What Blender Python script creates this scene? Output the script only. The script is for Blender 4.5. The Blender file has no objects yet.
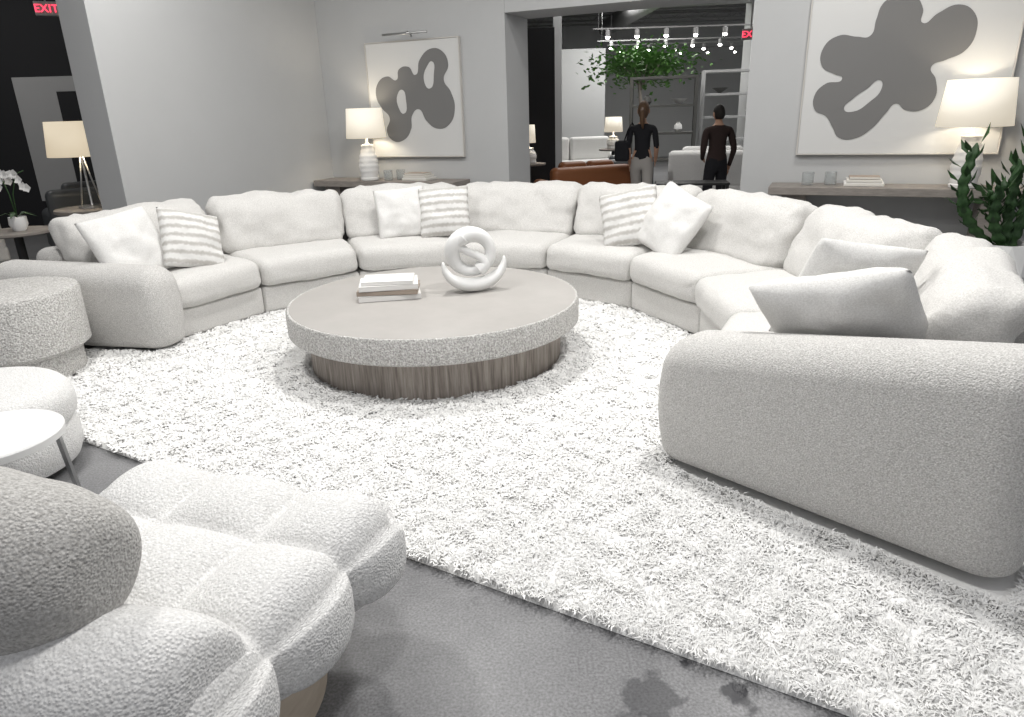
import bpy, bmesh, math, random
import numpy as np
from mathutils import Vector, Matrix, noise
random.seed(3); np.random.seed(3)
S=bpy.context.scene
COL=bpy.context.collection
pi=math.pi
# ------------------------------------------------------------ materials
def mat(name,col,rough=.8,bump=0,bscale=100,var=0,vscale=5,col2=None,metal=0,emit=None,estr=0,btype='noise',bdist=.01,stretch=None,spec=.3,sheen=0,trans=0):
    m=bpy.data.materials.new(name);m.use_nodes=True
    nt=m.node_tree;N=nt.nodes;L=nt.links;b=N['Principled BSDF']
    b.inputs['Base Color'].default_value=(*col,1);b.inputs['Roughness'].default_value=rough
    b.inputs['Metallic'].default_value=metal
    b.inputs['Specular IOR Level'].default_value=spec
    if sheen: b.inputs['Sheen Weight'].default_value=sheen
    if trans: b.inputs['Transmission Weight'].default_value=trans
    tc=N.new('ShaderNodeTexCoord');src=tc.outputs['Object']
    if stretch:
        mp=N.new('ShaderNodeMapping');mp.inputs['Scale'].default_value=stretch;L.new(src,mp.inputs[0]);src=mp.outputs[0]
    if col2 is not None:
        n=N.new('ShaderNodeTexNoise');n.inputs['Scale'].default_value=vscale;n.inputs['Detail'].default_value=6;n.inputs['Roughness'].default_value=.65
        L.new(src,n.inputs['Vector'])
        r=N.new('ShaderNodeValToRGB');r.color_ramp.elements[0].position=.5-var;r.color_ramp.elements[1].position=.5+var
        r.color_ramp.elements[0].color=(*col,1);r.color_ramp.elements[1].color=(*col2,1)
        L.new(n.outputs['Fac'],r.inputs[0]);L.new(r.outputs[0],b.inputs['Base Color'])
    if bump:
        if btype=='noise':
            n=N.new('ShaderNodeTexNoise');n.inputs['Detail'].default_value=3;o=n.outputs['Fac']
        else:
            n=N.new('ShaderNodeTexVoronoi');n.feature='SMOOTH_F1';o=n.outputs['Distance']
        n.inputs['Scale'].default_value=bscale;L.new(src,n.inputs['Vector'])
        bp=N.new('ShaderNodeBump');bp.inputs['Strength'].default_value=bump;bp.inputs['Distance'].default_value=bdist
        if btype!='noise': bp.invert=True
        L.new(o,bp.inputs['Height']);L.new(bp.outputs[0],b.inputs['Normal'])
    if emit:
        b.inputs['Emission Color'].default_value=(*emit,1);b.inputs['Emission Strength'].default_value=estr
    return m
M={}
M['sofa']=mat('sofa_chenille',(.51,.50,.48),.95,.5,180,.14,160,(.71,.70,.68),bdist=.005,sheen=.1)
M['sofaarm']=mat('sofa_boucle',(.41,.40,.385),.95,.7,190,.13,170,(.70,.69,.67),btype='v',bdist=.005,sheen=.1)
M['pillow']=mat('pillow_linen',(.64,.632,.615),.95,.45,190,.14,150,(.78,.775,.76),bdist=.004)
M['boucle']=mat('white_boucle',(.60,.595,.585),.95,.7,165,.14,130,(.84,.835,.825),btype='v',bdist=.006,sheen=.15)
M['bouclegrey']=mat('greige_boucle',(.33,.32,.305),.95,.7,180,.13,150,(.58,.57,.55),btype='v',bdist=.006,sheen=.15)
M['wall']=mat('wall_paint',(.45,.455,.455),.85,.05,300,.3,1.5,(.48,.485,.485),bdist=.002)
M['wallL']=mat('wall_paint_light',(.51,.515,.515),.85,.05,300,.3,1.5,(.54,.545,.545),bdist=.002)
M['white']=mat('white_plaster',(.76,.76,.75),.6,.15,60,bdist=.003)
M['dark']=mat('black_wall',(.018,.018,.02),.8)
M['ceil']=mat('ceiling_paint',(.30,.30,.30),.9)
M['duct']=mat('duct_metal',(.30,.30,.30),.5)
M['metal']=mat('brushed_steel',(.5,.5,.5),.3,metal=1)
M['darkmetal']=mat('dark_metal',(.04,.04,.04),.4,metal=.6)
M['vase']=mat('stoneware_vase',(.10,.10,.095),.6)
M['tabletop']=mat('greige_stone_top',(.38,.365,.345),.45,.1,40,.25,4,(.43,.41,.39),bdist=.002)
M['rim']=mat('hammered_rim',(.34,.33,.315),.6,.8,100,.10,100,(.68,.67,.65),btype='v',bdist=.009)
M['woodbase']=mat('cerused_wood',(.19,.165,.145),.7,.3,60,.15,9,(.42,.375,.335),stretch=(6,6,.35),bdist=.003)
M['console']=mat('grey_oak',(.20,.18,.165),.55,.15,60,.2,10,(.29,.265,.24),stretch=(1,1,6),bdist=.002)
M['oak']=mat('light_oak',(.50,.42,.33),.5,.1,40,.2,8,(.62,.54,.44),stretch=(1,1,5),bdist=.002)
M['canvas']=mat('canvas',(.60,.60,.59),.9,.2,300,bdist=.001)
M['paint']=mat('grey_paint',(.18,.178,.175),.9)
M['shade']=mat('lamp_shade',(.76,.74,.69),.9,emit=(1,.88,.68),estr=.5)
M['shadeL']=mat('lamp_shade_warm',(.78,.75,.68),.9,emit=(1,.82,.55),estr=.5)
M['lampbase']=mat('ceramic_white',(.75,.74,.72),.6,.4,45,bdist=.01)
M['book1']=mat('book_cover_white',(.78,.77,.75),.5)
M['book2']=mat('book_cover_tan',(.36,.30,.25),.6)
M['page']=mat('book_pages',(.70,.68,.63),.9,.3,10,stretch=(1,1,60))
M['glass']=mat('glass',(.8,.82,.82),.08,trans=.85,spec=.5)
M['orange']=mat('cognac_leather',(.20,.075,.03),.45)
M['greyleather']=mat('grey_leather',(.07,.075,.08),.4)
M['leaf']=mat('cactus_green',(.015,.04,.014),.5,.3,40,.2,12,(.035,.085,.025))
M['tree']=mat('tree_leaves',(.05,.13,.03),.6,0,1,.3,6,(.12,.26,.06))
M['soil']=mat('soil',(.03,.02,.015),.95)
M['red']=mat('exit_red',(.5,.02,.02),.5,emit=(1,.05,.10),estr=2.5)
M['exitwhite']=mat('exit_housing',(.35,.35,.35),.5)
M['bulb']=mat('spot_bulb',(1,1,1),.5,emit=(1,.97,.9),estr=25)
M['skin']=mat('skin',(.45,.27,.19),.6)
M['hairb']=mat('brown_hair',(.12,.07,.04),.6,.4,150,stretch=(1,1,.2))
M['haird']=mat('black_hair',(.015,.012,.01),.6,.4,150)
M['black']=mat('black_cloth',(.015,.015,.018),.9)
M['brownc']=mat('dark_brown_shirt',(.035,.022,.02),.9)
M['trouser']=mat('beige_trousers',(.36,.34,.32),.9)
M['shoe']=mat('shoe_leather',(.02,.02,.02),.5)
M['flower']=mat('orchid_white',(.85,.84,.82),.6)
M['panel']=mat('art_panel_grey',(.35,.35,.35),.8)

def floor_mat():
    m=mat('polished_concrete',(.155,.155,.16),.38,.1,30,.22,2.2,(.25,.25,.255),bdist=.002)
    nt=m.node_tree;N=nt.nodes;L=nt.links;b=N['Principled BSDF']
    base=b.inputs['Base Color'].links[0].from_socket
    tc=N.new('ShaderNodeTexCoord')
    sp=N.new('ShaderNodeTexNoise');sp.inputs['Scale'].default_value=120;L.new(tc.outputs['Object'],sp.inputs[0])
    mx0=N.new('ShaderNodeMix');mx0.data_type='RGBA';mx0.blend_type='OVERLAY';mx0.inputs[0].default_value=.7
    L.new(base,mx0.inputs[6]);L.new(sp.outputs['Fac'],mx0.inputs[7]);cur=mx0.outputs[2]
    wn=N.new('ShaderNodeTexNoise');wn.inputs['Scale'].default_value=14;wn.inputs['Detail'].default_value=5;L.new(tc.outputs['Object'],wn.inputs[0])
    for (x,y,r,st) in [(.36,1.49,.08,.6),(.585,1.51,.035,.9),(.49,1.61,.022,.85),(.3,1.38,.07,.5),(-.15,1.9,.03,.3),(.62,1.46,.03,.8)]:
        d=N.new('ShaderNodeVectorMath');d.operation='DISTANCE';L.new(tc.outputs['Object'],d.inputs[0]);d.inputs[1].default_value=(x,y,0)
        a=N.new('ShaderNodeMath');a.operation='MULTIPLY_ADD';L.new(wn.outputs['Fac'],a.inputs[0]);a.inputs[1].default_value=.18;L.new(d.outputs['Value'],a.inputs[2])
        mr=N.new('ShaderNodeMapRange');L.new(a.outputs[0],mr.inputs[0]);mr.inputs[1].default_value=r+.08;mr.inputs[2].default_value=r+.10;mr.inputs[3].default_value=st;mr.inputs[4].default_value=0
        mx=N.new('ShaderNodeMix');mx.data_type='RGBA';L.new(mr.outputs[0],mx.inputs[0]);L.new(cur,mx.inputs[6]);mx.inputs[7].default_value=(.035,.035,.04,1);cur=mx.outputs[2]
    L.new(cur,b.inputs['Base Color'])
    return m
M['floor']=floor_mat()
def stripe_mat():
    m=mat('striped_weave',(.70,.69,.66),.95,.6,160,bdist=.005)
    nt=m.node_tree;N=nt.nodes;L=nt.links;b=N['Principled BSDF']
    tc=N.new('ShaderNodeTexCoord');w=N.new('ShaderNodeTexWave');w.bands_direction='Y';w.inputs['Scale'].default_value=4.6;w.inputs['Distortion'].default_value=1.6;w.inputs['Detail'].default_value=4;w.inputs['Detail Scale'].default_value=9
    L.new(tc.outputs['Object'],w.inputs[0])
    r=N.new('ShaderNodeValToRGB');r.color_ramp.elements[0].position=.05;r.color_ramp.elements[1].position=.7
    r.color_ramp.elements[0].color=(.48,.465,.44,1);r.color_ramp.elements[1].color=(.73,.725,.71,1)
    L.new(w.outputs['Fac'],r.inputs[0]);L.new(r.outputs[0],b.inputs['Base Color'])
    return m
M['stripe']=stripe_mat()

# ------------------------------------------------------------ helpers
def obj(name,verts,faces,m,parent=None,smooth=True,loc=None,rot=None):
    me=bpy.data.meshes.new(name);me.from_pydata([tuple(v) for v in verts],[],faces);me.update()
    if smooth: me.polygons.foreach_set('use_smooth',[True]*len(me.polygons))
    ms=m if isinstance(m,list) else [m]
    for q in ms: me.materials.append(q)
    o=bpy.data.objects.new(name,me);COL.objects.link(o)
    if parent: o.parent=parent
    if loc is not None: o.location=loc
    if rot is not None: o.rotation_euler=rot
    return o
def empty(name,loc=(0,0,0),rz=0):
    e=bpy.data.objects.new(name,None);COL.objects.link(e);e.location=loc;e.rotation_euler=(0,0,rz);e.empty_display_size=.1
    return e
def axis_pts(h,r,k,m):
    a=[-h+r*i/k for i in range(k)]
    b=[-(h-r)+2*(h-r)*i/m for i in range(m+1)]
    c=[(h-r)+r*(i+1)/k for i in range(k)]
    return a+b+c
def rbox(hx,hy,hz,r,k=4,m=8,mz=None):
    r=min(r,hx*.999,hy*.999,hz*.999)
    A=[axis_pts(hx,r,k,m),axis_pts(hy,r,k,m),axis_pts(hz,r,k,mz or max(2,m//2))]
    H=(hx,hy,hz);idx={};V=[];F=[];NR=[]
    def vid(i,j,l):
        key=(i,j,l)
        if key in idx: return idx[key]
        p=(A[0][i],A[1][j],A[2][l])
        inn=Vector([max(-(H[q]-r),min(H[q]-r,p[q])) for q in range(3)])
        d=Vector([math.tan(pi/4*max(-1,min(1,(p[q]-inn[q])/r))) for q in range(3)])
        n=d.normalized() if d.length>1e-9 else Vector((0,0,1))
        V.append(inn+n*r);NR.append(n);idx[key]=len(V)-1
        return idx[key]
    nx,ny,nz=[len(a)-1 for a in A]
    for i in range(nx):
        for j in range(ny):
            F.append((vid(i,j,nz),vid(i+1,j,nz),vid(i+1,j+1,nz),vid(i,j+1,nz)))
            F.append((vid(i,j,0),vid(i,j+1,0),vid(i+1,j+1,0),vid(i+1,j,0)))
    for i in range(nx):
        for l in range(nz):
            F.append((vid(i,0,l),vid(i+1,0,l),vid(i+1,0,l+1),vid(i,0,l+1)))
            F.append((vid(i,ny,l),vid(i,ny,l+1),vid(i+1,ny,l+1),vid(i+1,ny,l)))
    for j in range(ny):
        for l in range(nz):
            F.append((vid(0,j,l),vid(0,j,l+1),vid(0,j+1,l+1),vid(0,j+1,l)))
            F.append((vid(nx,j,l),vid(nx,j+1,l),vid(nx,j+1,l+1),vid(nx,j,l+1)))
    return V,F,NR
def box(name,x0,x1,y0,y1,z0,z1,m,parent=None,bev=.004,xf=None):
    hx,hy,hz=(x1-x0)/2,(y1-y0)/2,(z1-z0)/2
    V,F,_=rbox(hx,hy,hz,min(bev,hx*.9,hy*.9,hz*.9),1,1,1)
    c=Vector(((x0+x1)/2,(y0+y1)/2,(z0+z1)/2))
    V=[v+c for v in V]
    if xf: V=[xf(v) for v in V]
    return obj(name,V,F,m,parent,smooth=False)
def lathe(name,prof,m,parent=None,loc=(0,0,0),n=48,smooth=True,sharp=False):
    V=[];F=[]
    for (r,z) in prof:
        for i in range(n):
            a=2*pi*i/n;V.append((r*math.cos(a),r*math.sin(a),z))
    for j in range(len(prof)-1):
        for i in range(n):
            F.append((j*n+i,j*n+(i+1)%n,(j+1)*n+(i+1)%n,(j+1)*n+i))
    F.append(tuple(reversed(range(n))));k=(len(prof)-1)*n;F.append(tuple(k+i for i in range(n)))
    o=obj(name,V,F,m,parent,smooth,loc)
    if smooth:
        mo=o.modifiers.new('es','EDGE_SPLIT');mo.split_angle=math.radians(40)
    return o
def tube(name,pts,rad,m,parent=None,n=10,closed=False,loc=None):
    pts=[Vector(p) for p in pts];N=len(pts)
    if not hasattr(rad,'__len__'): rad=[rad]*N
    V=[];F=[];up=None
    for i,p in enumerate(pts):
        if closed: t=(pts[(i+1)%N]-pts[i-1]).normalized()
        else: t=(pts[min(i+1,N-1)]-pts[max(i-1,0)]).normalized()
        if up is None:
            up=Vector((0,0,1)) if abs(t.z)<.9 else Vector((1,0,0))
        s=t.cross(up).normalized();up=s.cross(t).normalized()
        for k in range(n):
            a=2*pi*k/n;V.append(p+(s*math.cos(a)+up*math.sin(a))*rad[i])
    R=N if closed else N-1
    off=0
    if closed:
        best=1e9
        for o_ in range(n):
            d=(V[(N-1)*n]-V[o_]).length
            if d<best: best=d;off=o_
    for i in range(R):
        for k in range(n):
            j=(i+1)%N;o_=off if (closed and i==N-1) else 0
            F.append((i*n+k,i*n+(k+1)%n,j*n+(k+1+o_)%n,j*n+(k+o_)%n))
    if not closed:
        F.append(tuple(reversed(range(n))));F.append(tuple((N-1)*n+k for k in range(n)))
    return obj(name,V,F,m,parent,True,loc)
def wob(v,s,a,seed=0):
    q=Vector((v[0]*s+seed*7.1,v[1]*s+seed*3.3,v[2]*s))
    return noise.noise(q)*a

# ------------------------------------------------------------ camera
H=1.55;TH=math.atan(246.5/690.)
cd=bpy.data.cameras.new('camera');cam=bpy.data.objects.new('camera',cd);COL.objects.link(cam);S.camera=cam
cd.sensor_width=36;cd.lens=690/1024*36;cd.clip_start=.05;cd.clip_end=200
cam.matrix_world=Matrix.Translation((0,0,H))@Matrix.Rotation(pi/2-TH,4,'X')@Matrix.Rotation(-.03,4,'Z')

# ------------------------------------------------------------ room shell
W0=Vector((-2.3,9.49,0));WD=Vector((.912,-.41,0)).normalized();WN=Vector((.41,.912,0)).normalized()
def wp(s,n,z): return W0+WD*s+WN*n+Vector((0,0,z))
wxf=lambda v: wp(v[0],v[1],v[2])
box('floor',-14,16,-3,30,-.1,0,M['floor'],bev=.001)
box('ceiling',-14,16,2.0,30,4.3,4.4,M['ceil'],bev=.001)
s0,s1=2.555,5.19
WT=.66
box('wall_back',-.35,s0,0,WT,0,4.29,M['wall'],bev=.002,xf=wxf)
box('wall_back_right',s1,11,0,WT,0,4.29,M['wall'],bev=.002,xf=wxf)
box('wall_back_header',s0+.001,s1-.001,.001,WT-.001,2.58,4.29,M['wall'],bev=.002,xf=wxf)
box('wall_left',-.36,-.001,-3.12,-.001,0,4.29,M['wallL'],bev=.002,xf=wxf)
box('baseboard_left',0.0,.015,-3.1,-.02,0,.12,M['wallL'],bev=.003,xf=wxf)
box('baseboard_back',.02,s0,-.016,-.001,0,.12,M['wall'],bev=.003,xf=wxf)
box('baseboard_right',s1,11,-.016,-.001,0,.12,M['wall'],bev=.003,xf=wxf)
box('wall_far',-14,16,24,24.3,0,4.29,M['wall'],bev=.002)
box('wall_far_left',-14,-13.7,4,23.9,0,4.29,M['dark'],bev=.002)

# ------------------------------------------------------------ sofa
C=Vector((-.62,4.2,0))
b0,b1=-71.,128.5;NM=8;dphi=(b1-b0)/NM
def er(phi): a=math.radians(phi);return Vector((math.sin(a),math.cos(a),0))
def et(phi): a=math.radians(phi);return Vector((math.cos(a),-math.sin(a),0))
sofa=empty('sectional_sofa')
RI=1.88
tanh=math.tan(math.radians(dphi/2))
ZB=.03
def wedge(name,phi,r0,r1,z0,z1,rr,m,gap=.006,puff=0,ptop=None,lean=0,wr=0,k=4,mm=10,mz=None,seed=0,topdrop=0,roff=0):
    hy=(r1-r0)/2;hz=(z1-z0)/2
    if ptop is None: ptop=puff
    V,F,NR=rbox(.5,hy,hz,rr,k,mm,mz)
    out=[];e1=et(phi);e2=er(phi)
    for v,n in zip(V,NR):
        y=v.y;z=v.z
        rad=(r0+r1)/2+y+lean*(z+hz)/(2*hz)+roff
        hw=rad*tanh-gap
        sx=1 if v.x>0 else -1
        x=(v.x-sx*(.5-rr))if abs(v.x)>.5-rr else None
        if x is None: xx=v.x/(.5-rr)*(hw-rr)
        else: xx=sx*(hw-rr)+x
        u=xx/hw;w_=y/hy;q=z/hz
        if puff:
            f=max(0,1-u*u)**.5*max(0,1-w_*w_)**.5
            if n.z>.3: z+=ptop*f
            fy=max(0,1-u*u)**.5*max(0,1-q*q)**.5
            if n.y<-.3: rad-=puff*.7*fy
            if n.y>.3: rad+=puff*.3*fy
        if topdrop: z-=topdrop*abs(u)**3*max(0,q)
        p=Vector((xx,rad,z))
        if wr:
            d=wob(p,4,wr,seed)+wob(p,11,wr*.45,seed+5)
            d-=wr*.4*max(0,1-abs(math.sin(u*5+seed)*1.2+q*.8+math.sin(q*3+seed)*.4)*3)
            p+=n*d
            xx,rad,z=p
        out.append(C+e1*xx+e2*rad+Vector((0,0,z+(z0+z1)/2)))
    return obj(name,out,F,m,sofa)
for k_ in range(NM):
    ph=b0+dphi*(k_+.5)
    ro={7:.24,6:.08,0:.12}.get(k_,0)
    wedge('base_%d'%k_,ph,RI+.04,2.93,ZB,.25,.025,M['sofa'],gap=.002,k=3,mm=3)
    wedge('seat_cushion_%d'%k_,ph,RI,2.62+ro,.252,.462,.065,M['sofa'],gap=.003,puff=.038,wr=.012,seed=k_,mm=16)
    wedge('back_frame_%d'%k_,ph,2.74,2.99,.252,.68,.09,M['sofaarm'],gap=-.012,k=4,mm=4,roff=ro)
    wedge('back_cushion_%d'%k_,ph,2.40,2.67,.44,.90,.095,M['sofa'],gap=.001,puff=.07,ptop=.022,lean=.17,wr=.036,seed=20+k_,mm=18,mz=12,topdrop=.012,roff=ro)
def arm(name,phi_out,side,r0,r1,h0,h1):
    th=.31
    V,F,NR=rbox((r1-r0)/2,th/2,.5,.13,8,12,8)
    e2=er(phi_out);e1=et(phi_out)*side;out=[]
    for v,n in zip(V,NR):
        rr=(r0+r1)/2+v.x;fr=(rr-r0)/(r1-r0)
        top=h0+(h1-h0)*fr
        zz=v.z
        if zz>.37: z=top-.5+zz
        elif zz<-.42: z=ZB+(zz+.5)*.5
        else: z=ZB+.04+(zz+.42)/.79*(top-.13-ZB-.04)
        bul=.03*math.sin(pi*min(1,max(0,(z-ZB)/(top-ZB))))
        t=th/2+v.y
        p=C+e2*(rr-(bul if n.x<-.2 else 0))+e1*(t-(bul if n.y<-.2 else 0))+Vector((0,0,z))
        out.append(p)
    if side<0: F=[tuple(reversed(f)) for f in F]
    return obj(name,out,F,M['sofaarm'],sofa)
arm('arm_left',-78.,+1,1.84,3.22,.61,.64)
arm('arm_right',137.5,-1,1.86,3.24,.61,.84)

def pillow(size,th,phi,r,zc,tilt,yaw=0,m='pillow',spin=0,seed=0):
    n=30;V=[];F=[];h=size/2
    for sgn in (1,-1):
        for i in range(n+1):
            for j in range(n+1):
                u=-1+2*i/n;v=-1+2*j/n
                pin=.07;rc=.045*(abs(u*v))**6
                x=h*u*(1-pin*(1-v*v)*abs(u)**2-rc);y=h*v*(1-pin*(1-u*u)*abs(v)**2-rc)
                f=((1-u**2)*(1-v**2))
                z=sgn*th/2*(f**.40)
                z+=(wob((x,y,sgn*.3),7,.026,seed)+wob((x,y,sgn*.3),16,.010,seed+3))*min(1,f*3)
                V.append((x,y,z))
    def id(s,i,j): return s*(n+1)**2+i*(n+1)+j
    for i in range(n):
        for j in range(n):
            F.append((id(0,i,j),id(0,i+1,j),id(0,i+1,j+1),id(0,i,j+1)))
            F.append((id(1,i,j),id(1,i,j+1),id(1,i+1,j+1),id(1,i+1,j)))
    o=obj('throw_pillow',V,F,M[m])
    bm=bmesh.new();bm.from_mesh(o.data);bmesh.ops.remove_doubles(bm,verts=bm.verts,dist=.0008);bm.to_mesh(o.data);bm.free()
    X=et(phi+yaw);Y=Vector((0,0,1));Z=X.cross(Y)
    Rm=Matrix((X,Y,Z)).transposed().to_4x4()
    R=Rm@Matrix.Rotation(math.radians(-tilt),4,'X')@Matrix.Rotation(math.radians(spin),4,'Z')
    o.matrix_world=Matrix.Translation(C+er(phi)*r+Vector((0,0,zc)))@R
    return o
pillow(.54,.18,-67.5,2.36,.70,28,m='pillow',spin=8,yaw=14,seed=1)
pillow(.50,.17,-57,2.20,.68,28,m='stripe',spin=-18,yaw=0,seed=2)
pillow(.48,.16,-9,2.30,.70,20,m='pillow',spin=4,seed=3)
pillow(.48,.16,1,2.24,.70,22,m='stripe',spin=3,seed=4)
pillow(.50,.17,47,2.22,.70,24,m='stripe',spin=14,yaw=-22,seed=5)
pillow(.55,.18,57,2.26,.70,28,m='pillow',spin=-20,yaw=-4,seed=6)
pillow(.54,.17,119.5,2.44,.745,24,m='pillow',spin=10,yaw=56,seed=7)
pillow(.62,.22,127.5,2.50,.70,40,m='pillow',spin=-18,yaw=82,seed=8)

# ------------------------------------------------------------ coffee table
ct=empty('coffee_table',(-.5,4.45,0))
lathe('base',[(.82,.018),(.83,.023),(.83,.265),(.82,.27)],M['woodbase'],ct,n=128)
lathe('rim',[(.93,.26),(.95,.275),(.95,.405),(.94,.418),(.925,.4185)],M['rim'],ct,n=160)
lathe('top',[(.928,.40),(.928,.419),(.925,.421)],M['tabletop'],ct,n=128)
bk=empty('book_stack',(-.80,4.48,.422),math.radians(6))
for i,(w,d,h,mm,rz) in enumerate([(.40,.30,.035,'book1',4),(.39,.29,.028,'book2',-3),(.38,.28,.032,'book1',2),(.33,.24,.022,'book1',-2)]):
    z=[0,.036,.065,.098][i];g=empty('book_%d'%i,(0,0,z),math.radians(rz));g.parent=bk
    box('cover_bottom',-w/2,w/2,-d/2,d/2,0,.004,M[mm],g,.001)
    box('cover_top',-w/2,w/2,-d/2,d/2,h-.004,h,M[mm],g,.001)
    box('spine',-w/2,w/2,-d/2,-d/2+.004,0,h,M[mm],g,.001)
    box('pages',-w/2+.006,w/2-.006,-d/2+.004,d/2-.006,.004,h-.004,M['page'],g,.001)
# sculpture : upright swirled disc (yin-yang loops) on a crescent
sc=empty('abstract_sculpture',(-.25,4.58,.422),math.radians(6))
zc=.250
P=[];R=[]
for i in range(80):
    a=2*pi*i/80;P.append((.128*math.cos(a),.012*math.sin(2*a),zc+.122*math.sin(a)));R.append(.044+.012*math.cos(a-2.3))
tube('outer_ring',P,R,M['white'],sc,18,True).scale=(1,1.15,1)
P=[];R=[]
for i in range(61):
    t=-1+2*i/60
    P.append((.060*math.sin(t*pi)+.045*t,-.012,zc-.112*t));R.append(.024+.026*abs(t)**1.2)
tube('s_wave',P,R,M['white'],sc,18).scale=(1,1.5,1)
P=[];R=[]
for i in range(61):
    t=i/60;a=math.radians(176+190*t);P.append((.205*math.cos(a)+.012,-.035+.03*math.cos(a),.203+.158*math.sin(a)));R.append(.006+.038*math.sin(pi*t)**.8)
tube('crescent',P,R,M['white'],sc,18).scale=(1,1.5,1)

# ------------------------------------------------------------ rug
def rug():
    L0=Vector((-3.55,4.03,0));D=Vector((.86,-.51,0)).normalized();Nn=Vector((.51,.86,0)).normalized()
    W,Dp=5.80,3.95
    rng=np.random.RandomState(5)
    st=.014
    na,nb_=int(W/st),int(Dp/st)
    A,B=np.meshgrid(np.linspace(0,W,na),np.linspace(0,Dp,nb_),indexing='ij')
    rough=rng.rand(na,nb_)
    def sm(a): return (a+np.roll(a,1,0)+np.roll(a,-1,0)+np.roll(a,1,1)+np.roll(a,-1,1))/5
    r2=sm(sm(rng.rand(na,nb_)));r2=(r2-r2.min())/(r2.max()-r2.min())
    Z=.014+.009*rough+.015*r2
    edge=np.minimum(np.minimum(A,W-A),np.minimum(B,Dp-B))
    Z=Z*np.clip(edge/.02,0,1)+.002
    X=L0.x+D.x*A+Nn.x*B;Y=L0.y+D.y*A+Nn.y*B
    dx=X-C.x;dy=Y-C.y;r=np.hypot(dx,dy);ph=np.degrees(np.arctan2(dx,dy))
    under=((ph>-79)&(ph<139)&(r>1.9)&(r<3.24))|(np.hypot(X+.5,Y-4.45)<.86)|(np.hypot(X+3.2,Y-4.25)<.38)|(np.hypot(X+2.47,Y-2.92)<.4)
    Z=np.where(under,np.minimum(Z,.012),Z)
    gv=np.stack([X,Y,Z],2).reshape(-1,3)
    ii,jj=np.meshgrid(np.arange(na-1),np.arange(nb_-1),indexing='ij')
    q=np.stack([ii*nb_+jj,(ii+1)*nb_+jj,(ii+1)*nb_+jj+1,ii*nb_+jj+1],2).reshape(-1,4)
    nb=len(gv)
    den=16500
    n=int(W*Dp*den)
    a=rng.rand(n)*(W+.02)-.01;b=rng.rand(n)*Dp-.008
    x=L0.x+D.x*a+Nn.x*b;y=L0.y+D.y*a+Nn.y*b
    dx=x-C.x;dy=y-C.y;r=np.hypot(dx,dy);ph=np.degrees(np.arctan2(dx,dy))
    inside=(ph>-78)&(ph<138)
    keep=((~inside)|(r<1.93)|((r>3.25)&(y<3.2)))&(x>-3.4)&~((ph<-77)&(y>4.9))
    keep&=(np.hypot(x+.5,y-4.45)>.855)&(np.hypot(x+2.47,y-2.92)>.34)
    far=np.hypot(x,y)
    keep&=(rng.rand(n)<np.clip(2.3/np.maximum(far,1.2),.3,1))
    x=x[keep];y=y[keep];n=len(x);far=far[keep]
    def fld(x,y,s,o):
        return np.sin(x*s+1.7*np.sin(y*s*.8+o))+np.sin(y*s*1.1+1.9*np.sin(x*s*.7+o*2))
    ang=rng.rand(n)*2*pi*.65+1.8*fld(x,y,24,1)
    ln=.018+.020*rng.rand(n)
    hh=.024+.013*rng.rand(n)+.004*fld(x,y,30,3)
    w=(.0018+.0013*rng.rand(n))*np.clip(far/2.0,.9,2.2)
    ca,sa=np.cos(ang),np.sin(ang)
    z0=.012
    vs=np.zeros((n,6,3));bx,by=x,y
    vs[:,0]=np.stack([bx-sa*w,by+ca*w,np.full(n,z0)],1)
    vs[:,1]=np.stack([bx+sa*w,by-ca*w,np.full(n,z0)],1)
    mx,my=bx+ca*ln*.35,by+sa*ln*.35
    vs[:,2]=np.stack([mx+sa*w*1.2,my-ca*w*1.2,z0+hh*.8],1)
    vs[:,3]=np.stack([mx-sa*w*1.2,my+ca*w*1.2,z0+hh*.8],1)
    vs[:,4]=np.stack([mx,my,z0+hh*.8+w*1.0],1)
    vs[:,5]=np.stack([bx+ca*ln,by+sa*ln,z0+hh*(.65+.35*rng.rand(n))],1)
    tv=vs.reshape(-1,3)
    me=bpy.data.meshes.new('shag_rug')
    tri=np.array([(0,1,4),(1,2,4),(0,4,3),(2,5,4),(4,5,3)])
    allT=(tri[None]+ (np.arange(n)*6)[:,None,None]+nb).reshape(-1,3)
    nv=nb+len(tv)
    loops=np.concatenate([q.reshape(-1),allT.reshape(-1)])
    c=4*len(q)
    ls=np.concatenate([4*np.arange(len(q)),c+3*np.arange(len(allT))]);lt=np.concatenate([np.full(len(q),4),np.full(len(allT),3)])
    me.vertices.add(nv);me.vertices.foreach_set('co',np.concatenate([gv.reshape(-1),tv.reshape(-1)]))
    me.loops.add(len(loops));me.loops.foreach_set('vertex_index',loops.astype(np.int32))
    me.polygons.add(len(ls));me.polygons.foreach_set('loop_start',ls.astype(np.int32));me.polygons.foreach_set('loop_total',lt.astype(np.int32))
    me.polygons.foreach_set('use_smooth',np.ones(len(ls),dtype=bool))
    me.update(calc_edges=True)
    me.materials.append(mat('shag_wool',(.80,.797,.785),.95,0,1,.3,30,(.91,.907,.895)))
    o=bpy.data.objects.new('shag_rug',me);COL.objects.link(o)
rug()

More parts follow.
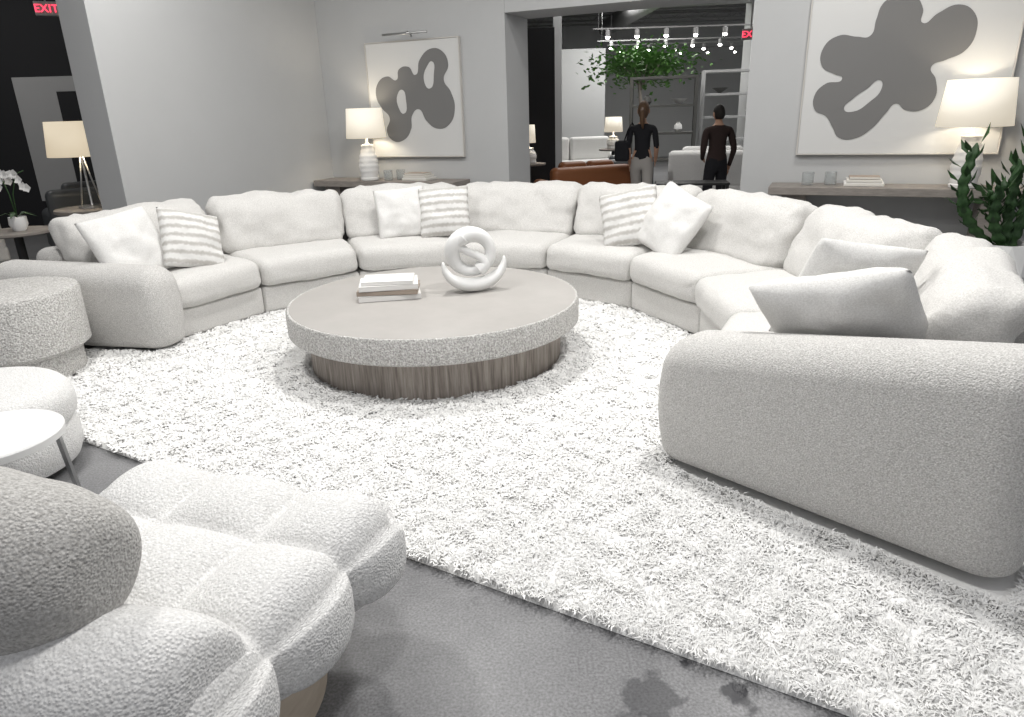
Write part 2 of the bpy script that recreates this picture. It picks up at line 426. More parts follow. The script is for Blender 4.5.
# ------------------------------------------------------------ consoles, lamps, art
def console(sa,sb):
    e=empty('console_table')
    T=.80
    box('top',sa,sb,-.47,-.03,T-.075,T,M['console'],e,.006,wxf)
    for s in (sa+.22,sb-.22):
        V=[]
        for z,w0 in ((.0,.05),(T-.076,.11)):
            for (a,b) in ((-w0,-.40),(w0,-.40),(w0,-.08),(-w0,-.08)):
                V.append(wp(s+a+(.05 if s<(sa+sb)/2 else -.05)*(1-z/T)*2,b,z))
        obj('leg',V,[(3,2,1,0),(4,5,6,7),(0,1,5,4),(1,2,6,5),(2,3,7,6),(3,0,4,7)],M['console'],e,False)
    box('stretcher',sa+.22,sb-.22,-.27,-.21,.10,.16,M['console'],e,.004,wxf)
console(.04,2.05);console(5.50,7.62)
def table_lamp(loc,rs=.30,hs=.38,hb=.52,shade='shade',base='lampbase',slim=False,power=9):
    e=empty('table_lamp',loc)
    if not slim:
        pr=[(.05,0),(.11,.005),(.115,.03)]
        for i in range(24):
            t=i/23;r=.075+.04*math.sin(pi*min(1,t*1.15))+.028*max(0,(1-t*2.2))
            r+=.004*math.sin(t*40)
            pr.append((r,.04+t*(hb-.12)))
        pr+=[(.03,hb-.07),(.015,hb-.05),(.015,hb+.1)]
        lathe('base',pr,M[base],e)
    else:
        lathe('base',[(.13,0),(.13,.02),(.02,.025),(.012,.04),(.012,hb+.1)],M['metal'],e)
        for a in (0,2.1,4.2):
            tube('rod',[(.11*math.cos(a),.11*math.sin(a),.02),(.05*math.cos(a),.05*math.sin(a),hb*.6),(.015*math.cos(a),.015*math.sin(a),hb)],.008,M['metal'],e)
    n=48;V=[];F=[]
    for r,z in ((rs,hb),(rs*.88,hb+hs),(rs*.88-.006,hb+hs),(rs-.006,hb)):
        for i in range(n): a=2*pi*i/n;V.append((r*math.cos(a),r*math.sin(a),z))
    for j in range(4):
        for i in range(n): F.append((j*n+i,j*n+(i+1)%n,((j+1)%4)*n+(i+1)%n,((j+1)%4)*n+i))
    obj('shade',V,F,M[shade],e)
    for a in (0,2*pi/3,4*pi/3):
        tube('spider',[(0,0,hb+hs-.03),((rs*.88-.004)*math.cos(a),(rs*.88-.004)*math.sin(a),hb+hs-.03)],.003,M['metal'],e,6)
    tube('harp',[(0,0,hb+.05),(0,0,hb+hs-.02)],.006,M['metal'],e,8)
    ld=bpy.data.lights.new('bulb','POINT');ld.energy=power;ld.color=(1,.88,.70);ld.shadow_soft_size=.06
    l=bpy.data.objects.new('bulb_light',ld);COL.objects.link(l);l.parent=e;l.location=(.02,0,hb+hs*.45)
    return e
table_lamp(wp(.82,-.345,.801),rs=.24,hs=.34,hb=.50)
table_lamp(wp(7.12,-.345,.801),rs=.29,hs=.38,hb=.52)
def art(sa,sb,za,zb,outline,holes,light=False):
    e=empty('abstract_painting')
    box('canvas',sa,sb,-.045,-.003,za,zb,M['canvas'],e,.004,wxf)
    fr=mat('frame_edge',(.55,.53,.5),.6)
    for (a,b,c,d) in ((sa-.012,sa,za-.012,zb+.012),(sb,sb+.012,za-.012,zb+.012),(sa,sb,za-.012,za),(sa,sb,zb,zb+.012)):
        box('frame',a,b,-.055,-.002,c,d,fr,e,.002,wxf)
    cu=bpy.data.curves.new('blob','CURVE');cu.dimensions='2D';cu.fill_mode='BOTH';cu.extrude=.0015;cu.resolution_u=10
    for P in [outline]+holes:
        sp=cu.splines.new('BEZIER');sp.bezier_points.add(len(P)-1);sp.use_cyclic_u=True
        for bp,(u,v) in zip(sp.bezier_points,P):
            bp.co=(sa+u*(sb-sa),za+v*(zb-za),0);bp.handle_left_type=bp.handle_right_type='AUTO'
    cu.materials.append(M['paint'])
    o=bpy.data.objects.new('painted_shape',cu);COL.objects.link(o);o.parent=e
    Rm=Matrix((WD,Vector((0,0,1)),WD.cross(Vector((0,0,1))))).transposed().to_4x4()
    o.matrix_world=Matrix.Translation(W0-WN*.048)@Rm
    if light:
        tube('picture_light_bar',[wp((sa+sb)/2-.3,-.16,zb+.07),wp((sa+sb)/2+.3,-.16,zb+.07)],.012,M['metal'],e)
        tube('picture_light_arm',[wp((sa+sb)/2,-.16,zb+.07),wp((sa+sb)/2,-.08,zb+.10),wp((sa+sb)/2,-.003,zb+.05)],.007,M['metal'],e)
def pxn(P,x0,x1,yb,yt): return [((x-x0)/(x1-x0),(yb-y)/(yb-yt)) for x,y in P]
oR=[(886,16),(904,17),(914,28),(916,40),(928,33),(945,27),(960,34),(965,50),(958,65),(942,72),(930,77),(936,88),(938,104),(928,114),(912,114),(902,108),(894,116),(882,130),(866,139),(850,138),(842,128),(834,118),(822,112),(820,98),(830,88),(846,84),(838,80),(824,72),(824,55),(838,46),(856,48),(868,48),(872,34),(876,22)]
hR=[[(872,94),(884,87),(886,95),(876,106),(862,114),(852,112),(860,102)]]
art(5.71,7.38,1.08,2.72,pxn(oR,808,1003,153,-14),[pxn(h,808,1003,153,-14) for h in hR])
oL=[(438,50),(449,53),(454,66),(449,80),(455,92),(458,108),(452,124),(440,128),(430,120),(423,108),(416,114),(414,128),(406,139),(395,140),(389,130),(393,116),(386,106),(381,94),(384,80),(394,74),(403,78),(406,68),(416,66),(422,74),(427,60)]
hL=[[(434,66),(439,62),(440,74),(435,88),(430,80)],[(403,92),(408,88),(411,98),(408,112),(403,106)]]
art(.718,1.985,1.07,2.37,pxn(oL,374,464,156,41),[pxn(h,374,464,156,41) for h in hL],True)
def small_books(s):
    e=empty('book_stack')
    for i,(w,h,mm) in enumerate([(.17,.03,'book1'),(.15,.03,'page'),(.13,.025,'book2')]):
        z=.801+[0,.031,.062][i]
        box('cover_%d'%i,s-w,s+w,-.34,-.34+w*1.5,z,z+h,M[mm],e,.002,wxf)
        box('pages_%d'%i,s-w+.004,s+w+.002,-.342,-.34+w*1.5-.01,z+.005,z+h-.005,M['page'],e,.001,wxf)
small_books(1.45);small_books(6.33)
def tumbler(s,n):
    lathe('glass_tumbler',[(.05,0),(.055,.005),(.055,.12),(.051,.12),(.049,.02),(.001,.018)],M['glass'],None,wp(s,n,.801),32)
for s,n in ((1.08,-.33),(1.18,-.2)): tumbler(s,n)
for s,n in ((5.84,-.25),(6.04,-.2)): tumbler(s,n)

# ------------------------------------------------------------ boucle lounge chair (foreground)
def chair():
    F_=Vector((.33,.944,0)).normalized();R_=Vector((F_.y,-F_.x,0))
    e=empty('tufted_lounge_chair',(-.93,1.52,0),math.atan2(R_.y,R_.x))
    def lobes(t,n): return abs(math.sin(pi*n*t))**.42
    hx,hy,hz=.50,.47,.145
    V,Fc,NR=rbox(hx,hy,hz,.125,9,60,6)
    out=[]
    for v,nn in zip(V,NR):
        u=(v.x/hx+1)/2;w=(v.y/hy+1)/2
        a=lobes(u,3) if abs(nn.x)<.9 else 1
        b=lobes(w,3) if abs(nn.y)<.9 else 1
        if abs(nn.z)<.25:
            g=a if abs(nn.y)>abs(nn.x) else b
        else: g=(a*b)
        d=-.085*(1-g)+.020
        p=v+nn*d
        p.z+=.37
        out.append(p)
    obj('seat',out,Fc,M['boucle'],e)
    def roll(name,hl,rr,zc,vc,bend,m,rz=1.0,xc=0,ex=.38):
        n=56;k=40;V=[];F=[]
        for i in range(n+1):
            t=-1+2*i/n;a=t*pi/2
            x=hl*math.sin(a);rad=rr*max(.0,math.cos(a))**ex
            y=vc+bend*(x/hl)**2
            for j in range(k):
                q=2*pi*j/k
                p=Vector((xc+x,y+rad*math.cos(q),zc+rad*rz*math.sin(q)))
                V.append(p)
        for i in range(n):
            for j in range(k): F.append((i*k+j,i*k+(j+1)%k,(i+1)*k+(j+1)%k,(i+1)*k+j))
        o=obj(name,V,F,m,e)
        bm=bmesh.new();bm.from_mesh(o.data);bmesh.ops.remove_doubles(bm,verts=bm.verts,dist=.0005)
        for v in bm.verts: v.co+=Vector((0,v.co.y-vc,v.co.z-zc)).normalized()*wob(v.co,9,.008,9)
        bmesh.ops.recalc_face_normals(bm,faces=bm.faces);bm.to_mesh(o.data);bm.free()
        o.data.polygons.foreach_set('use_smooth',[True]*len(o.data.polygons))
    roll('back_roll_lower',.46,.19,.48,-.43,.13,M['boucle'],xc=-.02)
    roll('back_roll_upper',.36,.19,.735,-.38,.05,M['bouclegrey'],xc=-.10,ex=.5)
    lathe('swivel_base',[(.36,0),(.37,.01),(.37,.20),(.36,.24)],M['oak'],e,n=64)
chair()

def puff_lathe(R,z0,z1,r):
    pr=[(0.001,z0)]
    for i in range(9):
        a=-pi/2+pi/2*i/8;pr.append((R-r+r*math.cos(a),z0+r+r*math.sin(a)))
    for i in range(9):
        a=pi/2*i/8;pr.append((R-r+r*math.cos(a),z1-r+r*math.sin(a)))
    pr.append((R*.4,z1+.008));pr.append((.001,z1+.01))
    return pr
e=empty('round_ottoman',(-2.47,2.92,0))
lathe('cushion',puff_lathe(.40,.20,.43,.10),M['boucle'],e,n=72)
lathe('body',[(.34,0.045),(.37,.05),(.39,.10),(.39,.20),(.36,.24)],M['boucle'],e,n=72)
e=empty('round_side_table',(-1.95,2.32,0))
lathe('top',[(.24,.445),(.25,.45),(.25,.475),(.245,.48)],M['white'],e,n=72)
for a in (60,180,300):
    a=math.radians(a);ca,sa=math.cos(a),math.sin(a)
    V=[]
    for rr,z in ((.21,.444),(.232,.42),(.25,.2),(.27,0.0)):
        for du in (-.018,.018):
            for dr in (-.006,.006):
                V.append(((rr+dr)*ca-du*sa,(rr+dr)*sa+du*ca,z))
    F=[]
    for i in range(3):
        b=i*4
        F+= [(b,b+1,b+5,b+4),(b+1,b+3,b+7,b+5),(b+3,b+2,b+6,b+7),(b+2,b,b+4,b+6)]
    F+=[(0,2,3,1),(12,13,15,14)]
    obj('leg',V,F,M['metal'],e,False)
e=empty('drum_side_table',(-3.20,4.25,0))
lathe('base',[(.35,.03),(.37,.035),(.37,.20),(.35,.22)],M['rim'],e,n=72)
lathe('drum',[(.39,.19),(.43,.22),(.43,.56),(.42,.58),(.40,.585)],M['rim'],e,n=96)

# ------------------------------------------------------------ cactus in planter
e=empty('potted_euphorbia',(3.80,5.25,0))
V=[];F=[];n=10
for j,(r,z) in enumerate([(.14,0),(.25,.28),(.19,.50),(.17,.50),(.16,.44)]):
    for i in range(n):
        a=2*pi*(i+(.5 if j==1 else 0))/n;V.append((r*math.cos(a),r*math.sin(a),z))
for j in range(4):
    for i in range(n):
        q=[j*n+i,j*n+(i+1)%n,(j+1)*n+(i+1)%n,(j+1)*n+i]
        if j==0: F+=[(q[0],q[1],q[3]),(q[1],q[2],q[3])]
        elif j==1: F+=[(q[0],q[1],q[2]),(q[0],q[2],q[3])]
        else: F.append(tuple(q))
F.append(tuple(reversed(range(n))))
obj('planter',V,F,M['white'],e,False)
lathe('soil',[(.155,.43),(.155,.45)],M['soil'],e)
def stem(p0,p1,bulge,name,R=.04,lf=1):
    p0=Vector(p0);p1=Vector(p1);V=[];F=[];k=15;n=40
    ax=(p1-p0);up=ax.normalized();sx=up.cross(Vector((0,1,0))).normalized();sy=up.cross(sx)
    for i in range(n+1):
        t=i/n;c=p0+ax*t+Vector(bulge)*math.sin(pi*t)
        for j in range(k):
            a=2*pi*j/k
            rib=.5+.6*abs(math.cos(a*1.5))**2
            r=R*rib*(1+.22*math.sin(t*ax.length*75))*(1 if t<.9 else math.sqrt(max(.02,1-((t-.9)/.1)**2)))
            V.append(c+(sx*math.cos(a)+sy*math.sin(a))*r)
    for i in range(n):
        for j in range(k): F.append((i*k+j,i*k+(j+1)%k,(i+1)*k+(j+1)%k,(i+1)*k+j))
    F.append(tuple(n*k+j for j in range(k)))
    obj(name,V,F,M['leaf'],e)
    V=[];F=[]
    for i in range(18):
        t=.3+.04*i;c=p0+ax*t+Vector(bulge)*math.sin(pi*t);a=i*2.4
        d=(sx*math.cos(a)+sy*math.sin(a))
        q=c+d*R*.8;L_=.075*lf*(.6+t);s=up.cross(d)*.022
        b=len(V);V+=[q,q+d*L_*.5+up*L_*.5+s,q+d*L_*.8+up*L_*1.1,q+d*L_*.5+up*L_*.5-s]
        F+=[(b,b+1,b+2),(b,b+2,b+3)]
    obj('leaves',V,F,M['leaf'],e)
stem((0,0,.44),(-.02,0,1.12),(0,0,0),'stem')
stem((-.05,.02,.45),(-.34,.02,1.24),(-.16,0,-.05),'stem')
stem((.05,0,.45),(.06,-.05,1.36),(.04,0,0),'stem',lf=1.5)
stem((-.02,-.05,.45),(-.18,-.12,.98),(-.08,0,0),'stem')
stem((.06,.05,.45),(.20,.05,1.26),(.08,0,0),'stem',lf=1.5)
stem((0,0,.75),(-.22,-.04,.90),(-.02,0,-.06),'stem',.03)
stem((.08,0,.7),(.22,-.1,.98),(.04,0,-.05),'stem',.033,lf=1.4)

# ------------------------------------------------------------ people
def person(name,loc,rz,height,J,top,bot,hair,longhair=False,sleeve=True,female=False):
    e=empty(name,loc,rz)
    k=height/1.7
    jn=list(J.keys());ids={n_:i for i,n_ in enumerate(jn)}
    V=[Vector(J[n_][0])*k for n_ in jn];R=[J[n_][1] for n_ in jn]
    E=[('pelvis','waist'),('waist','chest'),('chest','neckb'),('neckb','neck'),('neck','headb'),
       ('chest','shL'),('shL','elL'),('elL','wrL'),('wrL','hdL'),('chest','shR'),('shR','elR'),('elR','wrR'),('wrR','hdR'),
       ('pelvis','hipL'),('hipL','knL'),('knL','anL'),('anL','toL'),('pelvis','hipR'),('hipR','knR'),('knR','anR'),('anR','toR')]
    me=bpy.data.meshes.new('body');me.from_pydata([tuple(v) for v in V],[(ids[a],ids[b]) for a,b in E],[]);me.update()
    o=bpy.data.objects.new('body',me);COL.objects.link(o)
    sm=o.modifiers.new('skin','SKIN')
    for i,r in enumerate(R):
        sv=me.skin_vertices[0].data[i]
        sv.radius=(r[0]*k,r[1]*k) if isinstance(r,tuple) else (r*k,r*k)
        sv.use_root=(jn[i]=='pelvis')
    sb=o.modifiers.new('s','SUBSURF');sb.levels=2;sb.render_levels=2
    dg=bpy.context.evaluated_depsgraph_get();dg.update()
    m2=bpy.data.meshes.new_from_object(o.evaluated_get(dg));bpy.data.objects.remove(o)
    m2.materials.clear()
    for q in (top,bot,M['skin'],M['shoe']): m2.materials.append(q)
    lab={}
    for a,b in E:
        s={a,b}
        if 'toL' in s or 'toR' in s: l=3
        elif any(x[:2] in('hd',) for x in s): l=2
        elif any(x in('wrL','wrR') for x in s): l=0 if sleeve else 2
        elif any(x in('elL','elR') for x in s): l=0
        elif any(x[:2] in('hi','kn','an') for x in s): l=1
        elif 'headb' in s or ('neck' in s): l=2
        else: l=0
        lab[(a,b)]=l
    for p in m2.polygons:
        c=p.center;best=1e9;bl=0
        for (a,b),l in lab.items():
            A=V[ids[a]];B=V[ids[b]];t=max(0,min(1,(c-A).dot(B-A)/max(1e-9,(B-A).length_squared)))
            d=(A+(B-A)*t-c).length
            if d<best: best=d;bl=l
        if c.z<(.93*k) and bl==0 and abs(c.x)<.17*k: bl=1
        p.material_index=bl;p.use_smooth=True
    bo=bpy.data.objects.new('body',m2);COL.objects.link(bo);bo.parent=e
    for sd in 'LR':
        w=V[ids['wr'+sd]];h=V[ids['hd'+sd]];d=(h-w).normalized();sx=d.cross(Vector((1,0,0))).normalized()
        for i,(o_,ln) in enumerate(((-.03,.06),(-.012,.075),(.010,.08),(.030,.07))):
            a=h+sx*o_*k*.9;tube('finger_%s%d'%(sd,i),[a,a+d*ln*.5*k,a+d*ln*k+Vector((0,.012,0))],[.009*k,.008*k,.006*k],M['skin'],e,8)
        a=w+d*.04*k-sx*.03*k;tube('thumb_'+sd,[a,a+d*.03*k-sx*.02*k,a+d*.06*k-sx*.025*k],[.011*k,.009*k,.007*k],M['skin'],e,8)
    hc=V[ids['headb']]+Vector((0,.01,.07))*k
    n=28;mm=20;HV=[];HF=[];
    for i in range(mm+1):
        th=pi*i/mm
        for j in range(n):
            a=2*pi*j/n
            x=math.sin(th)*math.cos(a);y=math.sin(th)*math.sin(a);z=math.cos(th)
            sx=.074*(1-.22*max(0,-z)**1.5);sy=.095*(1-.12*max(0,-z));p=Vector((x*sx,y*sy,z*.118))
            if y>0 and abs(x)<.25 and -.35<z<.1: p.y+=.022*(1-abs(x)/.25)*(1-abs(z+.15)/.25 if abs(z+.15)<.25 else 0)
            if y>.6 and .05<z<.3 and .2<abs(x)<.6: p.y-=.008
            if y>.6 and -.62<z<-.45 and abs(x)<.35: p.y+=.005
            HV.append(hc+p*k)
    for i in range(mm):
        for j in range(n): HF.append((i*n+j,(i+1)*n+j,(i+1)*n+(j+1)%n,i*n+(j+1)%n))
    obj('head',HV,HF,M['skin'],e)
    HV2=[]
    for v in HV:
        q=(v-hc)/k
        back=q.y<.045 if q.z>.0 else q.y<.0
        s=1.13 if (q.z>.055 or (back and q.z>-.07-(.05 if longhair else 0))) else .90
        HV2.append(hc+q*s*k+Vector((0,-.004,.004)))
    obj('hair',HV2,HF,hair,e)
    for sx in (-1,1):
        V_,F_,_=rbox(.010,.018,.03,.009,2,2,2)
        obj('ear',[hc+(v+Vector((sx*.078,-.002,-.008)))*k for v in V_],F_,M['skin'],e)
    if longhair:
        tube('ponytail',[hc+Vector((0,-.09,.03))*k,hc+Vector((0,-.13,-.03))*k,hc+Vector((0,-.125,-.14))*k,hc+Vector((.01,-.11,-.24))*k],[.03*k,.04*k,.035*k,.012*k],hair,e,12)
    return e
JW={'pelvis':((0,0,.93),(.15,.11)),'waist':((0,.0,1.08),(.115,.085)),'chest':((0,0,1.30),(.135,.095)),'neckb':((0,0,1.42),(.07,.06)),'neck':((0,.0,1.47),.048),'headb':((0,.01,1.53),.05),
 'shL':((-.165,0,1.37),.055),'elL':((-.20,-.05,1.10),.040),'wrL':((-.19,.08,.90),.026),'hdL':((-.19,.11,.83),(.036,.02)),
 'shR':((.165,0,1.37),.055),'elR':((.21,-.06,1.11),.040),'wrR':((.19,.07,.94),.026),'hdR':((.18,.12,.89),(.036,.02)),
 'hipL':((-.085,0,.86),.105),'knL':((-.09,.10,.48),.065),'anL':((-.09,.02,.09),.042),'toL':((-.09,.17,.035),.035),
 'hipR':((.085,0,.86),.105),'knR':((.09,-.02,.47),.065),'anR':((.09,-.24,.12),.042),'toR':((.09,-.12,.035),.035)}
w_=person('woman',(1.87,9.85,0),math.radians(-18),1.61,JW,M['black'],M['trouser'],M['hairb'],True,False,True)
tube('shoulder_bag_strap',[(-.10,.1,1.26),(-.15,0,1.37),(-.19,-.08,1.27),(-.25,-.06,1.1)],.01,M['black'],w_)
V_,F_,_=rbox(.10,.05,.14,.04,3,3,3);obj('shoulder_bag',[v+Vector((-.27,-.04,1.0)) for v in V_],F_,M['black'],w_)
JM={'pelvis':((0,0,.93),(.14,.11)),'waist':((0,.0,1.08),(.135,.10)),'chest':((0,0,1.32),(.155,.11)),'neckb':((0,0,1.44),(.08,.07)),'neck':((0,.0,1.48),.055),'headb':((0,.01,1.53),.055),
 'shL':((-.19,0,1.38),.065),'elL':((-.25,-.05,1.11),.048),'wrL':((-.17,.12,.97),.030),'hdL':((-.12,.17,.95),(.04,.022)),
 'shR':((.19,0,1.38),.065),'elR':((.25,-.05,1.11),.048),'wrR':((.24,.05,.86),.030),'hdR':((.24,.08,.79),(.04,.022)),
 'hipL':((-.09,0,.86),.105),'knL':((-.11,.03,.48),.072),'anL':((-.12,-.02,.09),.046),'toL':((-.13,.12,.04),.04),
 'hipR':((.09,0,.86),.105),'knR':((.11,.02,.48),.072),'anR':((.12,-.02,.09),.046),'toR':((.13,.12,.04),.04)}
person('man',(2.84,9.65,0),math.radians(12),1.54,JM,M['brownc'],M['black'],M['haird'],False,True)

# ------------------------------------------------------------ showroom beyond the opening
def loveseat(name,loc,rz,w,m,d=.85,h=.75):
    e=empty(name,loc,rz)
    def rb(nm,x0,x1,y0,y1,z0,z1,r):
        V,F,_=rbox((x1-x0)/2,(y1-y0)/2,(z1-z0)/2,r,4,4,4);c=Vector(((x0+x1)/2,(y0+y1)/2,(z0+z1)/2))
        obj(nm,[v+c for v in V],F,m,e)
    rb('base',-w/2,w/2,-d/2,d/2,.12,.30,.04)
    rb('back',-w/2,w/2,d/2-.22,d/2,.25,h,.08)
    rb('arm_left',-w/2,-w/2+.18,-d/2,d/2,.2,.60,.08);rb('arm_right',w/2-.18,w/2,-d/2,d/2,.2,.60,.08)
    nc=2 if w>1.2 else 1;cw=(w-.38)/nc
    for i in range(nc):
        rb('seat_%d'%i,-w/2+.19+i*cw,-w/2+.185+(i+1)*cw,-d/2,d/2-.2,.30,.46,.05)
        rb('back_cushion_%d'%i,-w/2+.2+i*cw,-w/2+.18+(i+1)*cw,d/2-.38,d/2-.18,.44,h+.06,.07)
    for sx in (-1,1):
        for sy in (-1,1): tube('foot',[(sx*(w/2-.1),sy*(d/2-.1),0),(sx*(w/2-.1),sy*(d/2-.1),.13)],.025,M['darkmetal'],e)
    return e
loveseat('leather_sofa',(1.10,10.4,0),math.radians(200),1.25,M['orange'],h=.80)
loveseat('white_sofa',(1.5,16.6,0),math.radians(10),2.3,M['pillow'],h=.9)
loveseat('white_sofa',(3.55,12.3,0),math.radians(160),1.4,M['pillow'],h=.85)
loveseat('armchair',(2.05,12.3,0),math.radians(170),.95,M['greyleather'])
e=empty('slatted_bench',(2.35,9.0,0),math.radians(-10))
for i in range(6): box('slat_%d'%i,-.45,.45,-.2+i*.07,-.15+i*.07,.62,.65,M['darkmetal'],e,.004)
for sx in (-.42,.42):
    for sy in (-.18,.18): box('leg',sx-.02,sx+.02,sy-.02,sy+.02,0,.62,M['darkmetal'],e,.003)
box('wall_partition_black',.28,.80,11.6,11.75,0,2.75,M['dark'],bev=.004)
box('wall_partition_white',.75,2.6,19,19.2,0,3.0,M['wall'],bev=.004)
box('column',.84,.98,12.5,12.64,0,4.29,M['wallL'],bev=.004)
box('column.001',4.95,5.4,15,15.5,0,4.29,M['wallL'],bev=.004)
def shelf(x,y,w,h,m,nsh):
    e=empty('open_shelf',(x,y,0),math.radians(-12))
    for sx in (-w/2,w/2): 
        for sy in (-.18,.18): box('post',sx-.03,sx+.03,sy-.03,sy+.03,0,h,m,e,.003)
    for i in range(nsh+1):
        z=.1+(h-.1)*i/nsh;box('shelf_%d'%i,-w/2,w/2,-.2,.2,z-.045,z,m,e,.003)
        if 0<i<nsh:
            for q in range(2):
                lathe('vase',[(.04,0),(.08,.05),(.07,.12),(.03,.16),(.035,.18)] if (q+i)%2 else [(.03,0),(.05,.02),(.16,.10),(.15,.10),(.05,.04)],M['white'] if q%2 else M['vase'],e,(-w/4+q*w/2,0,z+.001),20)
shelf(3.05,14.1,1.2,2.1,M['vase'],4)
shelf(4.55,14.4,1.3,2.2,M['wallL'],5)
e=empty('indoor_tree',(2.95,15.9,0))
lathe('pot',[(.22,0),(.30,.5),(.27,.5),(.25,.45)],M['white'],e)
tube('trunk',[(0,0,.4),(.05,0,1.2),(-.03,.03,2.0),(0,0,2.5)],[.05,.045,.035,.02],M['woodbase'],e)
V=[];F=[]
for i in range(1800):
    c=Vector((random.gauss(0,.45),random.gauss(0,.3),2.42+random.gauss(0,.18)))
    d=Vector((random.uniform(-1,1),random.uniform(-1,1),random.uniform(-.6,.4))).normalized()*.12;s=d.cross(Vector((random.random(),random.random(),1))).normalized()*.035
    b=len(V);V+=[c,c+d*.5+s,c+d,c+d*.5-s];F.append((b,b+1,b+2,b+3))
for i in range(14):
    a=random.random()*2*pi;tube('branch',[(0,0,1.9+random.random()*.4),(.45*math.cos(a),.4*math.sin(a),2.4)],[.015,.006],M['woodbase'],e,6)
obj('foliage',V,F,M['tree'],e,False)
def far_lamp(x,y,z,rs=.17):
    e=table_lamp((x,y,z),rs=rs,hs=.26,hb=.3,power=5)
    t=empty('side_table',(x,y,0))
    lathe('top',[(.25,z-.03),(.26,z-.02),(.26,z-.001)],M['console'],t);lathe('stem',[(.2,0),(.2,.02),(.03,.03),(.03,z-.03)],M['darkmetal'],t)
far_lamp(2.0,13.4,.85);far_lamp(.35,11.0,.8,.11)
for i,(x0,x1,y,z,r) in enumerate([(-2,9,12.3,3.55,.2),(-2,9,16.2,3.7,.25)]):
    tube('ceiling_duct',[(x0,y,z),(x1,y-1.5,z)],r,M['duct'],None,24)
tube('ceiling_duct',[(3.6,9.6,3.75),(3.0,22,3.75)],.22,M['duct'],None,24)
for i in range(14):
    y=9.9+i*1.0
    e=empty('ceiling_joist')
    tube('chord_top',[(-1,y,4.25),(10,y,4.25)],.025,M['duct'],e,6);tube('chord_bottom',[(-1,y,3.95),(10,y,3.95)],.025,M['duct'],e,6)
    P=[(-1+j*.4,y,3.95 if j%2 else 4.25) for j in range(28)];tube('web',P,.012,M['duct'],e,5)
def track(x0,x1,y,z,n,lit=True):
    e=empty('track_light')
    box('rail',x0,x1,y-.015,y+.015,z,z+.025,M['duct'],e,.003)
    for i in range(n):
        x=x0+(x1-x0)*(i+.5)/n
        lathe('can',[(.03,-.13),(.045,-.12),(.045,-.02),(.02,0)],M['exitwhite'],e,(x,y,z),20)
        lathe('lens',[(.001,-.035),(.03,-.025),(.044,.0)],M['bulb'],e,(x,y,z-.132),16)
    for x in (x0+.1,x1-.1): tube('hanger',[(x,y,z),(x,y,4.29)],.006,M['duct'],e,5)
for i,y in enumerate((14.2,17.5,19.5,22)): track(1.7+i*.5,5.0+i*1.0,y,2.95+.07*i,6)
track(-9,-5.5,9.5,3.3,5);track(-9,-6,12,3.3,4)
def exit_sign(loc,rz):
    e=empty('exit_sign',loc,rz)
    box('housing',-.12,.12,-.03,.03,0,.15,M['exitwhite'],e,.005)
    t=bpy.data.curves.new('txt','FONT');t.body='EXIT';t.size=.12;t.align_x='CENTER';t.extrude=.003;t.materials.append(M['red'])
    o=bpy.data.objects.new('letters',t);COL.objects.link(o);o.parent=e;o.location=(0,-.034,.035);o.rotation_euler=(pi/2,0,0)
    tube('stem',[(0,0,.15),(0,0,4.29-loc[2])],.01,M['exitwhite'],e,6)
exit_sign((3.64,11.1,2.45),math.radians(-15))
exit_sign((-5.30,9.0,2.76),math.radians(25))

# ------------------------------------------------------------ far left bay
box('wall_left_bay',-9.5,-4.6,10.6,10.8,0,4.29,M['dark'],bev=.002)
e=empty('wall_art_panel')
box('panel',-6.9,-5.65,10.5,10.59,.5,2.2,M['panel'],e,.004);box('inset',-6.3,-5.75,10.47,10.51,.75,2.0,M['dark'],e,.002)
e=empty('side_table',(-4.38,7.45,0))
lathe('top',[(.34,.68),(.36,.69),(.36,.72),(.35,.725)],M['console'],e);lathe('stem',[(.25,0),(.25,.02),(.04,.04),(.04,.68)],M['darkmetal'],e)
table_lamp((-4.38,7.45,.727),rs=.30,hs=.34,hb=.52,shade='shadeL',slim=True,power=8)
loveseat('leather_armchair',(-5.15,8.7,0),math.radians(-140),.95,M['greyleather'],h=.85)
loveseat('grey_armchair',(-6.2,7.6,0),math.radians(60),.9,M['sofa'],h=.65)
e=empty('pedestal_table',(-4.72,6.7,0))
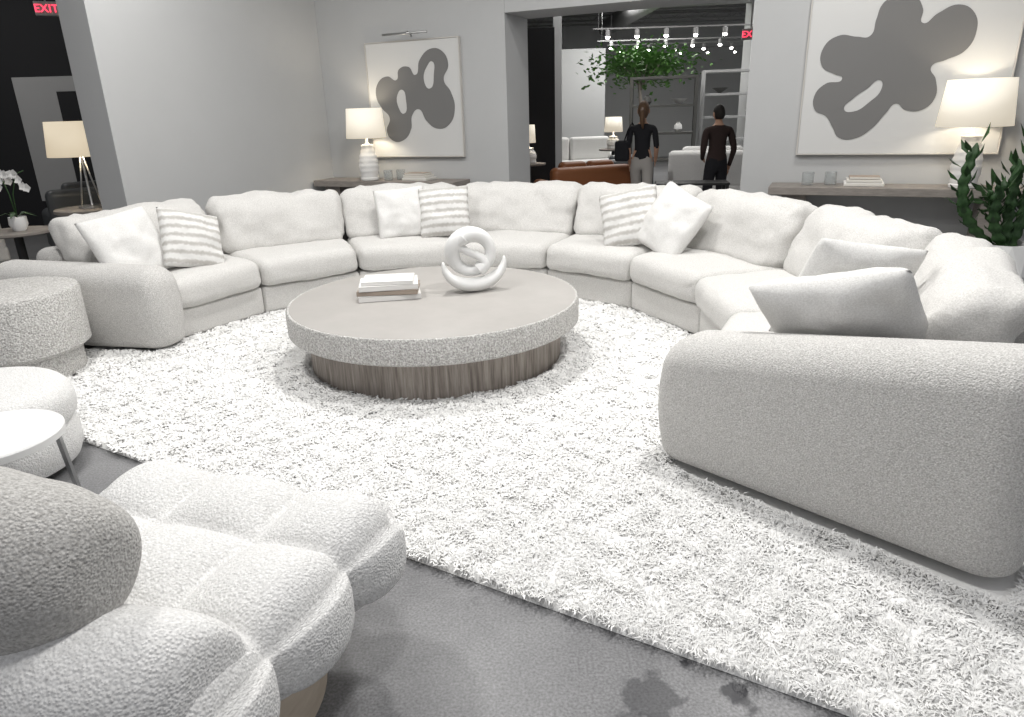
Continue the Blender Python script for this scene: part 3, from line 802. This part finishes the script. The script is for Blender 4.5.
lathe('top',[(.30,.58),(.32,.59),(.32,.61)],M['console'],e);lathe('stem',[(.25,0),(.25,.02),(.04,.04),(.04,.58)],M['darkmetal'],e)
e=empty('potted_orchid',(-4.68,6.7,.612))
lathe('pot',[(.05,0),(.08,.06),(.075,.13),(.06,.13),(.06,.11)],M['white'],e)
for a in (0.3,2.6):
    tube('stem',[(0,0,.1),(.02*math.cos(a),0,.34),(.08*math.cos(a),.02,.52),(.16*math.cos(a),.03,.55)],.005,M['leaf'],e,6)
    V=[];F=[]
    for i in range(6):
        c=Vector((.16*math.cos(a)*i/5,.02,.46+.07*math.sin(i)))
        for p in range(5):
            q=2*pi*p/5;d=Vector((math.cos(q),-.3,math.sin(q)))*.045;s=Vector((-math.sin(q),0,math.cos(q)))*.02
            b=len(V);V+=[c,c+d*.6+s,c+d,c+d*.6-s];F.append((b,b+1,b+2,b+3))
    obj('blossoms',V,F,M['flower'],e,False)
for i in range(5):
    a=i*1.26;d=Vector((math.cos(a),math.sin(a),0));s=Vector((-d.y,d.x,0))*.025
    obj('leaf',[Vector((0,0,.12)),d*.08+s+Vector((0,0,.17)),d*.2+Vector((0,0,.13)),d*.08-s+Vector((0,0,.17))],[(0,1,2,3)],M['leaf'],e,False)

# ------------------------------------------------------------ lights
def area(loc,size,en,col=(1,.985,.96)):
    ld=bpy.data.lights.new('ceiling_light','AREA');ld.energy=en;ld.size=size;ld.color=col
    o=bpy.data.objects.new('ceiling_light',ld);COL.objects.link(o);o.location=loc
for (x,y,en) in [(-2.2,3.2,76),(1.5,3.2,86),(-.4,5.2,86),(-3.0,6.3,46),(2.6,5.6,50),(0,1.2,44)]:
    area((x,y,4.1),.35,en)
for (x,y,en) in [(2,12,130),(3,17,230),(6,14,130),(-7,8.5,40)]:
    area((x,y,3.9),2.0,en)
w=bpy.data.worlds.new('world');S.world=w;w.use_nodes=True
w.node_tree.nodes['Background'].inputs[0].default_value=(.95,.96,1,1);w.node_tree.nodes['Background'].inputs[1].default_value=.40
S.view_settings.view_transform='Standard'
S.view_settings.look='None'
